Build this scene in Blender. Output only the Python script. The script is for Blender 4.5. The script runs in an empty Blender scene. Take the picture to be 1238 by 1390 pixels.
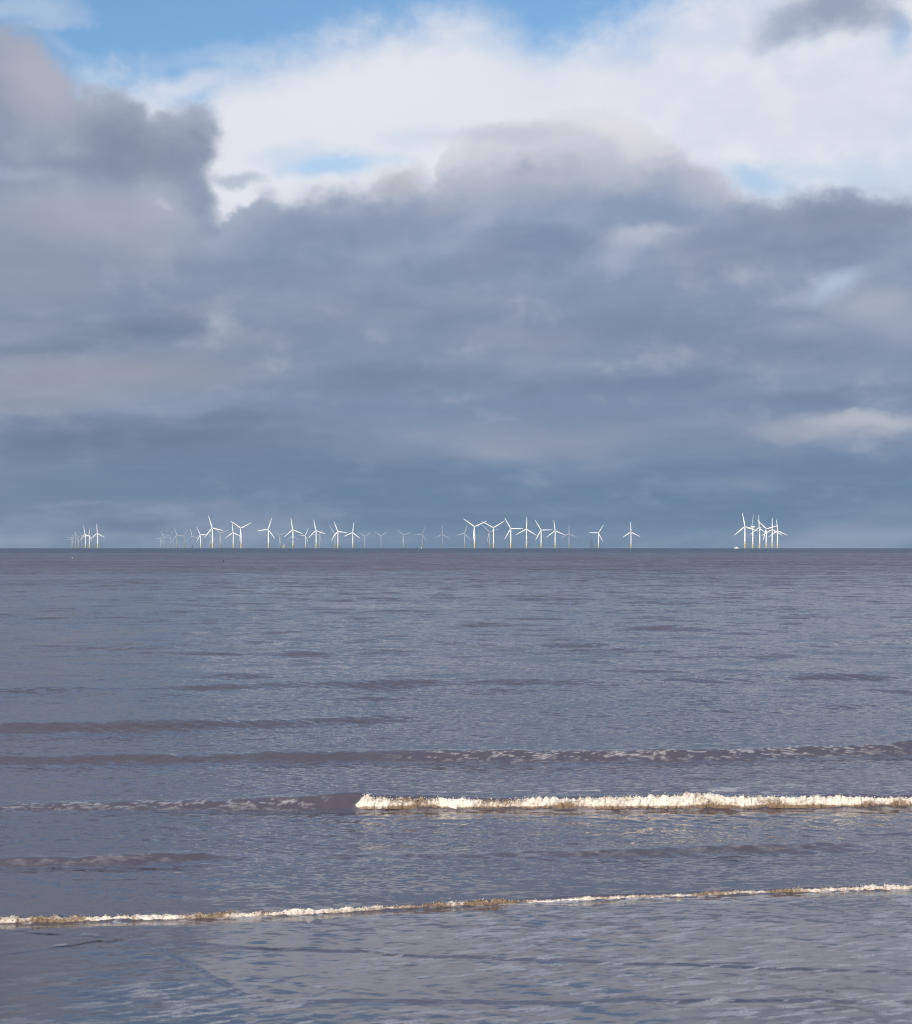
import bpy, bmesh, math, random
import numpy as np
from mathutils import Vector

S = bpy.context.scene
R = math.radians

# ------------------------------------------------------------------ camera
F = 2185.0            # focal length in photo pixels (photo 1238 x 1390)
CAM_H = 6.0           # camera height above the water, metres
RE = 7.4e6            # effective earth radius (with refraction)
LEVEL = 741.2         # photo row of the true level line (the sea horizon dips to 744)
cd = bpy.data.cameras.new('camera')
cam = bpy.data.objects.new('camera', cd)
S.collection.objects.link(cam)
cam.location = (0, 0, CAM_H)
cam.rotation_euler = (R(90), 0, 0)
cd.sensor_fit = 'HORIZONTAL'
cd.sensor_width = 36.0
cd.lens = 36.0 * F / 1238.0
cd.shift_y = (LEVEL - 695.0) / 1238.0
cd.clip_start = 0.5
cd.clip_end = 90000.0
S.camera = cam

# ------------------------------------------------------------------ exposure
S.view_settings.view_transform = 'Standard'
S.view_settings.look = 'None'
S.view_settings.exposure = 0.0
S.view_settings.gamma = 1.0
S.view_settings.use_curve_mapping = False
S.cycles.use_denoising = True
S.cycles.max_bounces = 4
S.cycles.filter_width = 1.15
S.cycles.volume_bounces = 0
S.cycles.sample_clamp_indirect = 4.0

# ------------------------------------------------------------------ sun
SUN_EL = 19.0         # degrees above the horizon
SUN_AZ = 205.0        # compass-like angle from +Y (view direction), clockwise: behind and to the left
sd = bpy.data.lights.new('sun', 'SUN')
sd.energy = 4.9
sd.angle = R(0.5)
sd.color = (1.0, 0.91, 0.78)
sun = bpy.data.objects.new('sun', sd)
S.collection.objects.link(sun)
TO_SUN = Vector((math.sin(R(SUN_AZ)) * math.cos(R(SUN_EL)),
                 math.cos(R(SUN_AZ)) * math.cos(R(SUN_EL)), math.sin(R(SUN_EL))))
sun.rotation_euler = TO_SUN.to_track_quat('Z', 'Y').to_euler()
sun.location = (0, -30, 60)

# ------------------------------------------------------------------ node helpers
def lin(c):
    out = []
    for v in c:
        v /= 255.0
        out.append(v / 12.92 if v <= 0.04045 else ((v + 0.055) / 1.055) ** 2.4)
    return tuple(out)

class NT:
    def __init__(self, tree):
        self.t = tree
        self.n = tree.nodes
    def new(self, kind, **kw):
        nd = self.n.new(kind)
        for k, v in kw.items():
            setattr(nd, k, v)
        return nd
    def put(self, sock, val):
        if isinstance(val, bpy.types.NodeSocket):
            self.t.links.new(val, sock)
        else:
            sock.default_value = val
    def math(self, op, a, b=None, c=None, clamp=False):
        nd = self.new('ShaderNodeMath', operation=op, use_clamp=clamp)
        self.put(nd.inputs[0], a)
        if b is not None: self.put(nd.inputs[1], b)
        if c is not None: self.put(nd.inputs[2], c)
        return nd.outputs[0]
    def vmath(self, op, a, b=None):
        nd = self.new('ShaderNodeVectorMath', operation=op)
        self.put(nd.inputs[0], a)
        if b is not None:
            if op == 'SCALE': self.put(nd.inputs['Scale'], b)
            else: self.put(nd.inputs[1], b)
        return nd.outputs['Value'] if op in ('LENGTH', 'DOT_PRODUCT') else nd.outputs[0]
    def smooth(self, v, lo, hi, a=0.0, b=1.0, kind='SMOOTHSTEP'):
        nd = self.new('ShaderNodeMapRange', interpolation_type=kind, clamp=True)
        self.put(nd.inputs[0], v)
        self.put(nd.inputs[1], lo); self.put(nd.inputs[2], hi)
        self.put(nd.inputs[3], a); self.put(nd.inputs[4], b)
        return nd.outputs[0]
    def mix(self, f, a, b):
        nd = self.new('ShaderNodeMix', data_type='RGBA')
        self.put(nd.inputs[0], f)
        for s, v in ((nd.inputs[6], a), (nd.inputs[7], b)):
            self.put(s, v if isinstance(v, bpy.types.NodeSocket) else (*v[:3], 1.0))
        return nd.outputs[2]
    def noise(self, vec, scale, detail=6.0, rough=0.55, lac=2.0, dist=0.0):
        nd = self.new('ShaderNodeTexNoise', noise_dimensions='3D')
        self.put(nd.inputs['Vector'], vec)
        nd.inputs['Scale'].default_value = scale
        nd.inputs['Detail'].default_value = detail
        nd.inputs['Roughness'].default_value = rough
        nd.inputs['Lacunarity'].default_value = lac
        nd.inputs['Distortion'].default_value = dist
        return nd
    def comb(self, x, y, z=0.0):
        nd = self.new('ShaderNodeCombineXYZ')
        self.put(nd.inputs[0], x); self.put(nd.inputs[1], y); self.put(nd.inputs[2], z)
        return nd.outputs[0]
    def sep(self, v):
        nd = self.new('ShaderNodeSeparateXYZ')
        self.put(nd.inputs[0], v)
        return nd.outputs
    def ramp(self, v, stops):
        nd = self.new('ShaderNodeValToRGB')
        el = nd.color_ramp.elements
        while len(el) < len(stops): el.new(0.5)
        for e, (p, c) in zip(el, stops):
            e.position = p; e.color = (*c, 1.0)
        self.put(nd.inputs[0], v)
        return nd.outputs[0]

# ------------------------------------------------------------------ sky (world): blue sky, high veil, grey cumulus deck
# Everything is a function of the world direction: U = azimuth, V = elevation, in radians x F.
def ang(px, py):
    x = px - 619.0; z = LEVEL - py
    return math.atan2(x, F) * F, math.atan2(z, math.hypot(x, F)) * F

W = bpy.data.worlds.new('World')
S.world = W
W.use_nodes = True
W.cycles.sampling_method = 'MANUAL'
W.cycles.sample_map_resolution = 512
w = NT(W.node_tree)
w.n.clear()
tc = w.new('ShaderNodeTexCoord')
dx, dy, dz = w.sep(tc.outputs['Generated'])
U = w.math('MULTIPLY', w.math('ARCTAN2', dx, dy), F)
V = w.math('MULTIPLY', w.math('ARCSINE', dz), F)
UV = w.comb(U, V)
# noise coordinates get flatter towards the horizon
Vn = w.math('MULTIPLY_ADD', w.math('SUBTRACT', 1.0, w.math('POWER', 2.71828, w.math('DIVIDE', w.math('MAXIMUM', V, 0.0), -170.0))), 320.0, w.math('MULTIPLY', V, 1.25))
UVn = w.comb(U, Vn)
nBig = w.noise(UVn, 1 / 240.0, 5.0, 0.55)
nMid = w.noise(UVn, 1 / 75.0, 7.0, 0.58)
nFine = w.noise(UVn, 1 / 26.0, 6.0, 0.6)
def centred(nd): return w.vmath('SUBTRACT', nd.outputs['Color'], (0.5, 0.5, 0.5))
warp = w.vmath('ADD', w.vmath('SCALE', centred(nBig), 46.0),
       w.vmath('ADD', w.vmath('SCALE', centred(nMid), 34.0), w.vmath('SCALE', centred(nFine), 15.0)))
UVw = w.vmath('ADD', UV, w.vmath('MULTIPLY', warp, (1.35, 0.9, 0.0)))
Uw, Vw, _ = w.sep(UVw)
fbm = w.math('SUBTRACT', nMid.outputs[0], 0.5)
fine = w.math('SUBTRACT', nFine.outputs[0], 0.5)
big = w.math('SUBTRACT', nBig.outputs[0], 0.5)

def edge_curve(pts):
    """elevation of a cloud's upper edge as a function of azimuth; pts in photo pixels"""
    nd = w.new('ShaderNodeFloatCurve')
    q = [ang(*p) for p in pts]
    x0, x1 = -760.0, 760.0
    cu = nd.mapping.curves[0]
    vals = [((x - x0) / (x1 - x0), y / 1000.0) for x, y in q]
    vals = [(0.0, vals[0][1])] + vals + [(1.0, vals[-1][1])]
    while len(cu.points) < len(vals): cu.points.new(0.5, 0.5)
    for p, v in zip(cu.points, vals):
        p.location = v
        p.handle_type = 'VECTOR'
    nd.mapping.update()
    t = w.math('DIVIDE', w.math('SUBTRACT', Uw, x0), x1 - x0, clamp=True)
    w.put(nd.inputs['Value'], t)
    return w.math('MULTIPLY', nd.outputs[0], 1000.0)

def blob(col, px, py, rx, ry, rot, rgb, amp, rag=0.35):
    """one cloud patch: soft ellipse in (azimuth, elevation) with a ragged edge"""
    mp = w.new('ShaderNodeMapping', vector_type='TEXTURE')
    u, v = ang(px, py)
    mp.inputs['Location'].default_value = (u, v, 0)
    mp.inputs['Rotation'].default_value = (0, 0, R(rot))
    mp.inputs['Scale'].default_value = (rx, ry, 1)
    # tied to the colour so far (by a negligible amount) so that the patches are evaluated one after another
    ch = w.new('ShaderNodeVectorMath', operation='MULTIPLY_ADD')
    w.put(ch.inputs[0], col); ch.inputs[1].default_value = (1e-9, 1e-9, 1e-9); w.put(ch.inputs[2], UVw)
    w.put(mp.inputs['Vector'], ch.outputs[0])
    L = w.vmath('LENGTH', mp.outputs[0])
    L = w.math('MULTIPLY_ADD', fbm, rag * 1.7, L)
    m = w.smooth(L, 1.25, 0.15, 0.0, amp)
    return w.mix(m, col, lin(rgb))

nish = w.new('ShaderNodeTexSky', sky_type='NISHITA')
nish.sun_disc = False
nish.sun_elevation = R(SUN_EL)
nish.sun_rotation = R(SUN_AZ)
nish.air_density = 1.1
nish.dust_density = 0.6
blue = w.vmath('MULTIPLY', nish.outputs[0], (0.088, 0.114, 0.139))
col = blue
# --- high white veil
veil_edge = edge_curve([(-120, 160), (60, 140), (110, 122), (190, 104), (236, 124), (266, 130), (300, 92), (370, 82), (440, 56),
                        (540, 30), (640, 14), (690, 42), (720, 62), (780, 56), (850, 22), (920, -20), (1040, -80), (1240, -120), (1400, -120)])
dv = w.math('SUBTRACT', veil_edge, V)
dv = w.math('MULTIPLY_ADD', fbm, 95.0, dv)
dv = w.math('MULTIPLY_ADD', fine, 34.0, dv)
m_veil = w.smooth(dv, -42.0, 66.0, 0.0, 0.95)
veil_tone = w.mix(w.smooth(U, 60.0, 500.0), lin((227, 229, 237)), lin((207, 216, 233)))
veil_tone = w.mix(w.smooth(w.math('ADD', big, fbm), -0.25, 0.3), veil_tone, lin((229, 231, 238)))
# above the frame: broken cloud everywhere
up = w.math('MULTIPLY', w.smooth(w.math('MULTIPLY_ADD', big, 1.0, fbm), -0.20, 0.16, 0.0, 0.95), w.smooth(V, 735.0, 860.0))
col = w.mix(up, col, lin((196, 212, 243)))
col = w.mix(m_veil, col, veil_tone)
for b in ((20, 12, 110, 18, 6, (176, 196, 222), 0.75, 0.8), (60, 30, 60, 9, 10, (170, 192, 222), 0.6, 0.8),
          (100, 66, 60, 12, -25, (160, 190, 225), 0.5, 0.9), (300, 70, 120, 16, 8, (190, 208, 232), 0.35, 0.9),
          (455, 224, 95, 17, 2, (160, 200, 236), 0.75, 0.5), (390, 206, 60, 16, 4, (186, 208, 233), 0.5, 0.6),
          (560, 190, 60, 20, 0, (200, 214, 234), 0.5, 0.5),
          (1030, 242, 55, 26, -25, (166, 198, 229), 0.8, 0.4), (1130, 232, 120, 20, 0, (195, 212, 232), 0.6, 0.5),
          (840, 70, 55, 24, 20, (188, 206, 232), 0.6, 0.5), (660, 62, 40, 14, -20, (190, 208, 233), 0.4, 0.6),
          (940, 46, 80, 24, -15, (204, 215, 234), 0.6, 0.6),
          (480, 130, 200, 60, 6, (231, 232, 239), 0.7, 0.6), (250, 112, 60, 18, 15, (229, 230, 238), 0.6, 0.6),
          (760, 110, 160, 34, -4, (222, 226, 236), 0.6, 0.6), (1100, 150, 160, 60, 0, (218, 222, 232), 0.5, 0.6),
          (1225, 35, 22, 30, 0, (140, 178, 218), 0.6, 0.5),
          (1130, 4, 110, 40, 14, (143, 155, 180), 0.88, 0.5), (1060, 36, 60, 24, 30, (158, 170, 194), 0.55, 0.7),
          (1180, 16, 70, 26, -10, (152, 163, 185), 0.6, 0.6)):
    col = blob(col, *b)
# --- pale ridge cloud in the middle
ridge = edge_curve([(-200, 700), (560, 330), (592, 250), (604, 200), (640, 176), (700, 166), (760, 152), (800, 143), (845, 150),
                    (890, 164), (930, 190), (965, 214), (1000, 250), (1040, 330), (1400, 700)])
dr = w.math('MULTIPLY_ADD', fine, 20.0, w.math('SUBTRACT', ridge, Vw))
m = w.smooth(dr, -4.0, 26.0, 0.0, 0.92)
ridge_tone = w.mix(w.smooth(dr, 8.0, 80.0), lin((214, 214, 222)), lin((184, 190, 206)))
col = w.mix(m, col, ridge_tone)
for b in ((845, 176, 70, 24, -22, (224, 222, 228), 0.85, 0.5), (800, 150, 60, 10, 4, (220, 220, 227), 0.6, 0.5),
          (868, 206, 46, 24, -20, (218, 216, 223), 0.8, 0.5), (690, 188, 110, 18, 2, (190, 194, 209), 0.7, 0.5),
          (930, 240, 90, 34, -20, (186, 191, 207), 0.6, 0.5)):
    col = blob(col, *b)
# --- the dark deck: everything below its ragged upper edge
deck = edge_curve([(-200, 235), (0, 245), (190, 258), (250, 272), (284, 292), (300, 296), (308, 290), (322, 276), (340, 262), (356, 250),
                   (374, 250), (386, 264), (410, 256), (450, 246), (500, 240), (540, 232), (580, 232), (640, 236), (680, 222), (704, 204), (735, 206),
                   (772, 205), (800, 224), (850, 222), (890, 204), (912, 194), (940, 202), (980, 232), (1012, 256), (1050, 264), (1085, 256), (1120, 249),
                   (1150, 247), (1180, 256), (1240, 264), (1400, 250)])
d_main = w.math('SUBTRACT', deck, Vw)
# the cumulus head on the left: a union of rounded lobes
d_left = None
for px, py, rx, ry in ((-70, 190, 150, 165), (20, 150, 66, 104), (60, 210, 70, 112), (150, 230, 90, 106), (236, 208, 56, 66), (262, 176, 35, 38), (268, 262, 34, 60)):
    mp = w.new('ShaderNodeMapping', vector_type='TEXTURE')
    u_, v_ = ang(px, py)
    mp.inputs['Location'].default_value = (u_, v_, 0)
    mp.inputs['Scale'].default_value = (rx, ry, 1)
    w.put(mp.inputs['Vector'], UVw)
    e = w.math('MULTIPLY', w.math('SUBTRACT', 1.0, w.vmath('LENGTH', mp.outputs[0])), float(min(rx, ry)))
    if d_left is None: d_left = e
    else:
        sm = w.new('ShaderNodeMath', operation='SMOOTH_MAX')
        w.put(sm.inputs[0], d_left); w.put(sm.inputs[1], e); sm.inputs[2].default_value = 14.0
        d_left = sm.outputs[0]
d_all = w.new('ShaderNodeMath', operation='SMOOTH_MAX')
w.put(d_all.inputs[0], d_main); w.put(d_all.inputs[1], d_left); d_all.inputs[2].default_value = 10.0
dd = w.math('MULTIPLY_ADD', fine, 26.0, d_all.outputs[0])
soft = w.math('SUBTRACT', w.smooth(U, -420.0, 60.0, 15.0, 50.0), w.smooth(U, 330.0, 420.0, 0.0, 28.0))
m_deck = w.smooth(dd, -5.0, soft, 0.0, 0.97)
stops = [(744, (90, 119, 148)), (690, (95, 123, 152)), (640, (104, 130, 160)), (590, (125, 143, 168)), (550, (121, 140, 168)),
         (500, (130, 146, 170)), (440, (128, 144, 170)), (380, (138, 153, 178)), (300, (146, 161, 186)), (220, (150, 162, 185)), (120, (148, 159, 181)), (20, (156, 166, 186))]
pos = [((741.0 - y) / 760.0, lin(c)) for y, c in stops]
tone = w.ramp(w.math('DIVIDE', Vw, 760.0, clamp=True), [(max(0.0, p), c) for p, c in pos])
tone = w.mix(w.smooth(U, -100.0, -620.0, 0.0, 0.35), tone, lin((122, 134, 155)))
# lit rim of the deck, soft light and dark modelling
tone = w.mix(w.smooth(dd, 80.0, 0.0, 0.0, 0.42), tone, lin((184, 191, 206)))
shape = w.math('ADD', w.math('MULTIPLY', big, 1.0), w.math('MULTIPLY', fbm, 0.9))
amp = w.smooth(V, 20.0, 260.0, 0.35, 0.85)
tone = w.mix(w.math('MULTIPLY', w.smooth(shape, -0.02, 0.46), amp), tone, lin((174, 181, 197)))
tone = w.mix(w.math('MULTIPLY', w.smooth(shape, 0.02, -0.46), amp), tone, lin((114, 132, 160)))
col = w.mix(m_deck, col, tone)
for b in (# lighter patches
          (50, 110, 75, 62, -20, (180, 180, 194), 0.65, 0.38), (30, 236, 85, 11, 2, (166, 176, 197), 0.6, 0.38),
          (110, 290, 180, 38, 4, (168, 169, 185), 0.6, 0.42), (40, 360, 130, 50, 0, (156, 160, 178), 0.5, 0.42),
          (200, 330, 70, 40, 0, (160, 164, 182), 0.5, 0.42),
          (545, 246, 46, 20, 10, (178, 176, 186), 0.6, 0.42), (596, 288, 30, 10, 0, (172, 176, 191), 0.55, 0.42),
          (690, 262, 150, 26, 2, (176, 182, 199), 0.5, 0.42), (655, 292, 46, 20, 30, (168, 178, 199), 0.5, 0.42),
          (745, 246, 120, 18, 2, (184, 188, 204), 0.45, 0.42), (950, 248, 60, 24, -15, (182, 187, 204), 0.6, 0.38),
          (876, 318, 80, 17, 8, (184, 190, 207), 0.8, 0.38), (840, 350, 40, 20, 30, (168, 179, 201), 0.6, 0.42),
          (1136, 388, 50, 19, 22, (182, 197, 219), 0.8, 0.38), (1188, 412, 62, 27, 5, (173, 178, 194), 0.75, 0.42),
          (1080, 402, 40, 12, 20, (160, 172, 194), 0.6, 0.42), (1230, 440, 60, 40, 0, (158, 167, 188), 0.6, 0.38),
          (120, 508, 250, 34, 2, (151, 155, 171), 0.75, 0.38), (60, 540, 140, 22, 2, (146, 152, 169), 0.6, 0.38),
          (720, 456, 130, 22, 2, (146, 156, 177), 0.55, 0.42), (330, 455, 90, 14, 0, (142, 152, 173), 0.5, 0.42), (270, 420, 60, 18, 20, (150, 157, 176), 0.45, 0.42),
          (1120, 578, 130, 23, 0, (168, 174, 190), 0.9, 0.45), (1190, 572, 90, 13, -3, (182, 187, 199), 0.8, 0.38),
          (960, 572, 120, 12, 3, (143, 156, 178), 0.55, 0.42),
          (740, 602, 170, 30, 3, (142, 153, 173), 0.75, 0.42), (600, 590, 130, 16, 4, (134, 147, 169), 0.55, 0.42), (520, 620, 90, 14, 0, (130, 146, 170), 0.5, 0.5),
          (930, 620, 160, 22, 2, (128, 146, 171), 0.5, 0.42),
          (100, 685, 75, 6, 0, (126, 144, 168), 0.75, 0.42), (60, 625, 110, 8, 2, (116, 136, 160), 0.5, 0.42), (220, 650, 160, 8, 2, (118, 136, 162), 0.5, 0.42),
          (500, 694, 170, 9, 0, (116, 138, 168), 0.4, 0.42), (780, 690, 160, 10, 0, (122, 141, 169), 0.4, 0.42),
          # darker masses
          (190, 200, 105, 48, -8, (126, 138, 161), 0.80, 0.38), (120, 228, 90, 20, 0, (124, 137, 161), 0.60, 0.38), (262, 232, 34, 60, 10, (130, 143, 167), 0.54, 0.38),
          (320, 241, 40, 12, 3, (150, 166, 190), 0.62, 0.38), (284, 285, 24, 46, 10, (130, 146, 172), 0.65, 0.38),
          (130, 446, 185, 22, 2, (112, 128, 152), 0.86, 0.38), (60, 470, 120, 14, 2, (114, 130, 154), 0.65, 0.38), (250, 440, 60, 30, 10, (116, 132, 158), 0.54, 0.42),
          (400, 310, 90, 50, 20, (128, 143, 170), 0.71, 0.42), (510, 310, 120, 34, 5, (130, 144, 171), 0.60, 0.42), (420, 370, 160, 30, 0, (128, 141, 167), 0.48, 0.42),
          (720, 332, 110, 32, 4, (122, 137, 167), 0.76, 0.42), (880, 290, 90, 18, -4, (132, 150, 177), 0.76, 0.38), (650, 360, 120, 26, 0, (126, 140, 168), 0.54, 0.42),
          (1000, 330, 120, 46, 12, (128, 142, 168), 0.76, 0.38), (1150, 296, 120, 42, 2, (131, 144, 168), 0.80, 0.38), (1110, 345, 140, 24, 2, (124, 139, 164), 0.65, 0.38),
          (540, 420, 220, 36, 2, (124, 138, 163), 0.48, 0.42), (900, 440, 200, 30, 0, (120, 135, 163), 0.54, 0.42), (1060, 470, 130, 24, 0, (117, 132, 159), 0.54, 0.42),
          (520, 520, 200, 22, 2, (112, 129, 157), 0.60, 0.42), (900, 520, 240, 22, 0, (112, 130, 160), 0.65, 0.42), (1130, 535, 150, 16, 0, (114, 131, 159), 0.65, 0.38),
          (170, 600, 300, 32, 2, (104, 121, 148), 0.80, 0.38), (420, 640, 240, 30, 0, (104, 124, 153), 0.54, 0.42), (250, 570, 200, 12, 3, (106, 123, 150), 0.54, 0.38),
          (1060, 640, 260, 22, 0, (106, 128, 158), 0.65, 0.42), (120, 715, 260, 14, 0, (100, 119, 147), 0.65, 0.38), (900, 716, 500, 16, 0, (104, 131, 161), 0.43, 0.38)):
    col = blob(col, *b)
# layered banding of the deck
sb = w.noise(w.comb(w.math('MULTIPLY', U, 0.24), w.math('MULTIPLY_ADD', U, -0.05, V)), 1 / 85.0, 3.5, 0.5)
band = w.math('MULTIPLY', m_deck, w.smooth(V, 560.0, 380.0, 0.0, 1.0))
col = w.mix(w.math('MULTIPLY', w.smooth(sb.outputs[0], 0.48, 0.72), w.math('MULTIPLY', band, 0.36)), col, lin((166, 176, 196)))
col = w.mix(w.math('MULTIPLY', w.smooth(sb.outputs[0], 0.50, 0.28), w.math('MULTIPLY', band, 0.28)), col, lin((110, 129, 158)))
# thin streaks of the lowest layers
st = w.noise(w.comb(w.math('MULTIPLY', U, 0.16), V), 1 / 16.0, 5.0, 0.55)
col = w.mix(w.math('MULTIPLY', w.smooth(st.outputs[0], 0.5, 0.72), w.smooth(V, 330.0, 60.0, 0.0, 0.15)), col, lin((146, 158, 178)))
bg = w.new('ShaderNodeBackground')
w.put(bg.inputs[0], col)
bg.inputs[1].default_value = 1.0
wo = w.new('ShaderNodeOutputWorld')
W.node_tree.links.new(bg.outputs[0], wo.inputs[0])

# ------------------------------------------------------------------ object helpers
def tag(o, label=None, cat=None, group=None, kind=None):
    if label: o['label'] = label
    if cat: o['category'] = cat
    if group: o['group'] = group
    if kind: o['kind'] = kind
    return o

def link(name, me, mat, parent=None):
    o = bpy.data.objects.new(name, me)
    S.collection.objects.link(o)
    if mat is not None and not me.materials: me.materials.append(mat)
    if parent: o.parent = parent
    return o

def bm_obj(name, bm, mat, parent=None, smooth=True):
    me = bpy.data.meshes.new(name)
    bmesh.ops.recalc_face_normals(bm, faces=bm.faces)
    bm.to_mesh(me); bm.free()
    if smooth:
        me.polygons.foreach_set('use_smooth', [True] * len(me.polygons))
    return link(name, me, mat, parent)

def loft(bm, rings, closed_ends=True):
    vs = [[bm.verts.new(p) for p in r] for r in rings]
    n = len(vs[0])
    for a, b in zip(vs[:-1], vs[1:]):
        for i in range(n):
            bm.faces.new((a[i], a[(i + 1) % n], b[(i + 1) % n], b[i]))
    if closed_ends:
        bm.faces.new(list(reversed(vs[0]))); bm.faces.new(vs[-1])

def lathe(bm, prof, n=20, c=(0, 0)):
    loft(bm, [[(c[0] + r * math.cos(2 * math.pi * i / n), c[1] + r * math.sin(2 * math.pi * i / n), z) for i in range(n)] for r, z in prof])

def tube(bm, a, b, r0, r1=None, n=8):
    a, b = Vector(a), Vector(b)
    r1 = r0 if r1 is None else r1
    d = (b - a).normalized()
    x = d.orthogonal().normalized(); y = d.cross(x)
    loft(bm, [[p + x * (r * math.cos(2 * math.pi * i / n)) + y * (r * math.sin(2 * math.pi * i / n)) for i in range(n)] for p, r in ((a, r0), (b, r1))])

def box(bm, lo, hi):
    x0, y0, z0 = lo; x1, y1, z1 = hi
    loft(bm, [[(x0, y0, z), (x1, y0, z), (x1, y1, z), (x0, y1, z)] for z in (z0, z1)])

def principled(name, base, rough=0.5, spec=0.5, var=0.0, scale=1.0):
    m = bpy.data.materials.new(name)
    m.use_nodes = True
    t = NT(m.node_tree)
    p = m.node_tree.nodes['Principled BSDF']
    p.inputs['Roughness'].default_value = rough
    p.inputs['Specular IOR Level'].default_value = spec
    if var:
        g = t.new('ShaderNodeTexCoord')
        n = t.noise(g.outputs['Object'], scale, 4.0, 0.6)
        c = t.mix(t.smooth(n.outputs[0], 0.35, 0.68), base, tuple(b * (1 - var) for b in base))
        t.put(p.inputs['Base Color'], c)
    else:
        p.inputs['Base Color'].default_value = (*base, 1)
    return m

M_WHITE = principled('white_paint', (0.85, 0.85, 0.84), 0.45, 0.4, 0.06, 0.15)
M_YELLOW = principled('yellow_paint', (0.88, 0.73, 0.34), 0.5, 0.4, 0.12, 0.4)
M_STEEL = principled('dark_steel', (0.10, 0.11, 0.12), 0.6, 0.4, 0.2, 0.5)
M_GLASS = principled('cabin_glass', (0.03, 0.04, 0.05), 0.1, 0.5, 0.1, 1.0)
M_HULLRED = principled('antifouling', (0.22, 0.06, 0.05), 0.6, 0.4, 0.2, 1.0)
M_BLACK = principled('black_rubber', (0.02, 0.02, 0.022), 0.6, 0.4, 0.2, 1.0)

# ------------------------------------------------------------------ numpy noise
_rng = np.random.default_rng(7)
_PERM = _rng.permutation(4096)
_VAL = _rng.random(4096)
def vnoise(x, y, seed=0):
    xi = np.floor(x).astype(np.int64); yi = np.floor(y).astype(np.int64)
    fx = x - xi; fy = y - yi
    fx = fx * fx * fx * (fx * (fx * 6 - 15) + 10); fy = fy * fy * fy * (fy * (fy * 6 - 15) + 10)
    def h(a, b): return _VAL[_PERM[(_PERM[(a + seed * 131) & 4095] + b) & 4095]]
    v00 = h(xi, yi); v10 = h(xi + 1, yi); v01 = h(xi, yi + 1); v11 = h(xi + 1, yi + 1)
    return (v00 * (1 - fx) + v10 * fx) * (1 - fy) + (v01 * (1 - fx) + v11 * fx) * fy
def fbm2(x, y, seed=0, oct=4, gain=0.5):
    s = np.zeros_like(x); a = 1.0; t = 0.0
    for k in range(oct):
        s += a * vnoise(x * 2.03 ** k + 17.3 * k, y * 2.03 ** k - 9.1 * k, seed + k); t += a; a *= gain
    return s / t
def sstep(x, a, b):
    t = np.clip((x - a) / (b - a), 0, 1)
    return t * t * (3 - 2 * t)

def drop(d): return d * d / (2 * RE)

def ground(px, py, z=0.0):
    """photo pixel -> world x, y on the water (near field)"""
    d = F * (CAM_H - z) / (py - LEVEL)
    return (px - 619.0) / F * d, d

# ------------------------------------------------------------------ the waves that roll in
# crest lines: (photo x, photo y of the crest, height) ; front = width of the shoreward face, back = length of the seaward back
WAVES = [
    dict(pts=[(-250, 990, .28), (0, 981, .29), (200, 978, .28), (400, 975, .19), (600, 970, .10), (800, 966, .08), (1238, 958, .05), (1500, 956, .05)], front=.75, back=2.6),
    dict(pts=[(-250, 938, .15), (0, 934, .16), (250, 930, .16), (500, 924, .17), (800, 921, .15), (1000, 919, .14), (1238, 915, .13), (1500, 912, .1)], front=.9, back=3.0),
    dict(pts=[(-250, 1030, .17), (0, 1026, .19), (160, 1024, .19), (470, 1020, .21), (620, 1018, .25), (800, 1019, .24), (1000, 1017, .25), (1238, 1008, .27), (1500, 1004, .25)], front=.48, back=1.7),
    dict(pts=[(-250, 1095, .10), (0, 1091, .12), (150, 1088, .13), (300, 1086, .15), (400, 1083, .19), (440, 1080, .24), (478, 1076, .30), (540, 1079, .24), (700, 1082, .20), (1000, 1081, .20), (1238, 1079, .21), (1500, 1078, .2)], front=.34, back=1.3),
    dict(pts=[(-250, 1167, .08), (0, 1164, .11), (120, 1162, .13), (220, 1160, .10), (290, 1160, .06), (400, 1160, .02), (600, 1159, .03), (700, 1157, .06), (800, 1155, .08), (950, 1148, .11), (1080, 1145, .09), (1160, 1146, .03), (1238, 1143, .02), (1500, 1140, .02)], front=.26, back=.9),
    dict(pts=[(-250, 1256, .05), (0, 1246, .055), (270, 1241, .05), (400, 1236, .05), (700, 1220, .05), (1000, 1208, .055), (1238, 1201, .055), (1500, 1192, .05)], front=.14, back=.7),
    dict(pts=[(-250, 880, .10), (0, 876, .1), (500, 868, .06), (700, 872, .13), (1000, 874, .15), (1238, 866, .14), (1500, 862, .1)], front=1.2, back=4.0),
    dict(pts=[(-250, 806, .2), (0, 801, .16), (240, 797, .16), (470, 796, .12), (700, 800, .08), (1238, 796, .05), (1500, 796, .05)], front=3.5, back=9.0),
    dict(pts=[(-250, 835, .1), (300, 830, .1), (700, 846, .15), (1000, 852, .2), (1238, 846, .15), (1500, 846, .1)], front=2.0, back=6.0),
]
def wave_line(wv):
    P = []
    for px, py, hgt in wv['pts']:
        x, d = ground(px, py, hgt)
        P.append((x, d, hgt))
    P.sort()
    return np.array(P)
for k, wv in enumerate(WAVES): wv['line'] = wave_line(wv)
def smooth_interp(x, line, col, seed=0, wob=0.0, wl=1.0):
    y = np.interp(x, line[:, 0], line[:, col])
    for s in (-.5, -.25, .25, .5):
        y = y + np.interp(x + s, line[:, 0], line[:, col])
    y = y / 5.0
    if wob: y = y + wob * (fbm2(x / wl + 31.7 * seed, np.full_like(x, 3.3 + seed), 40 + seed, 4) - 0.5)
    return y

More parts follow.
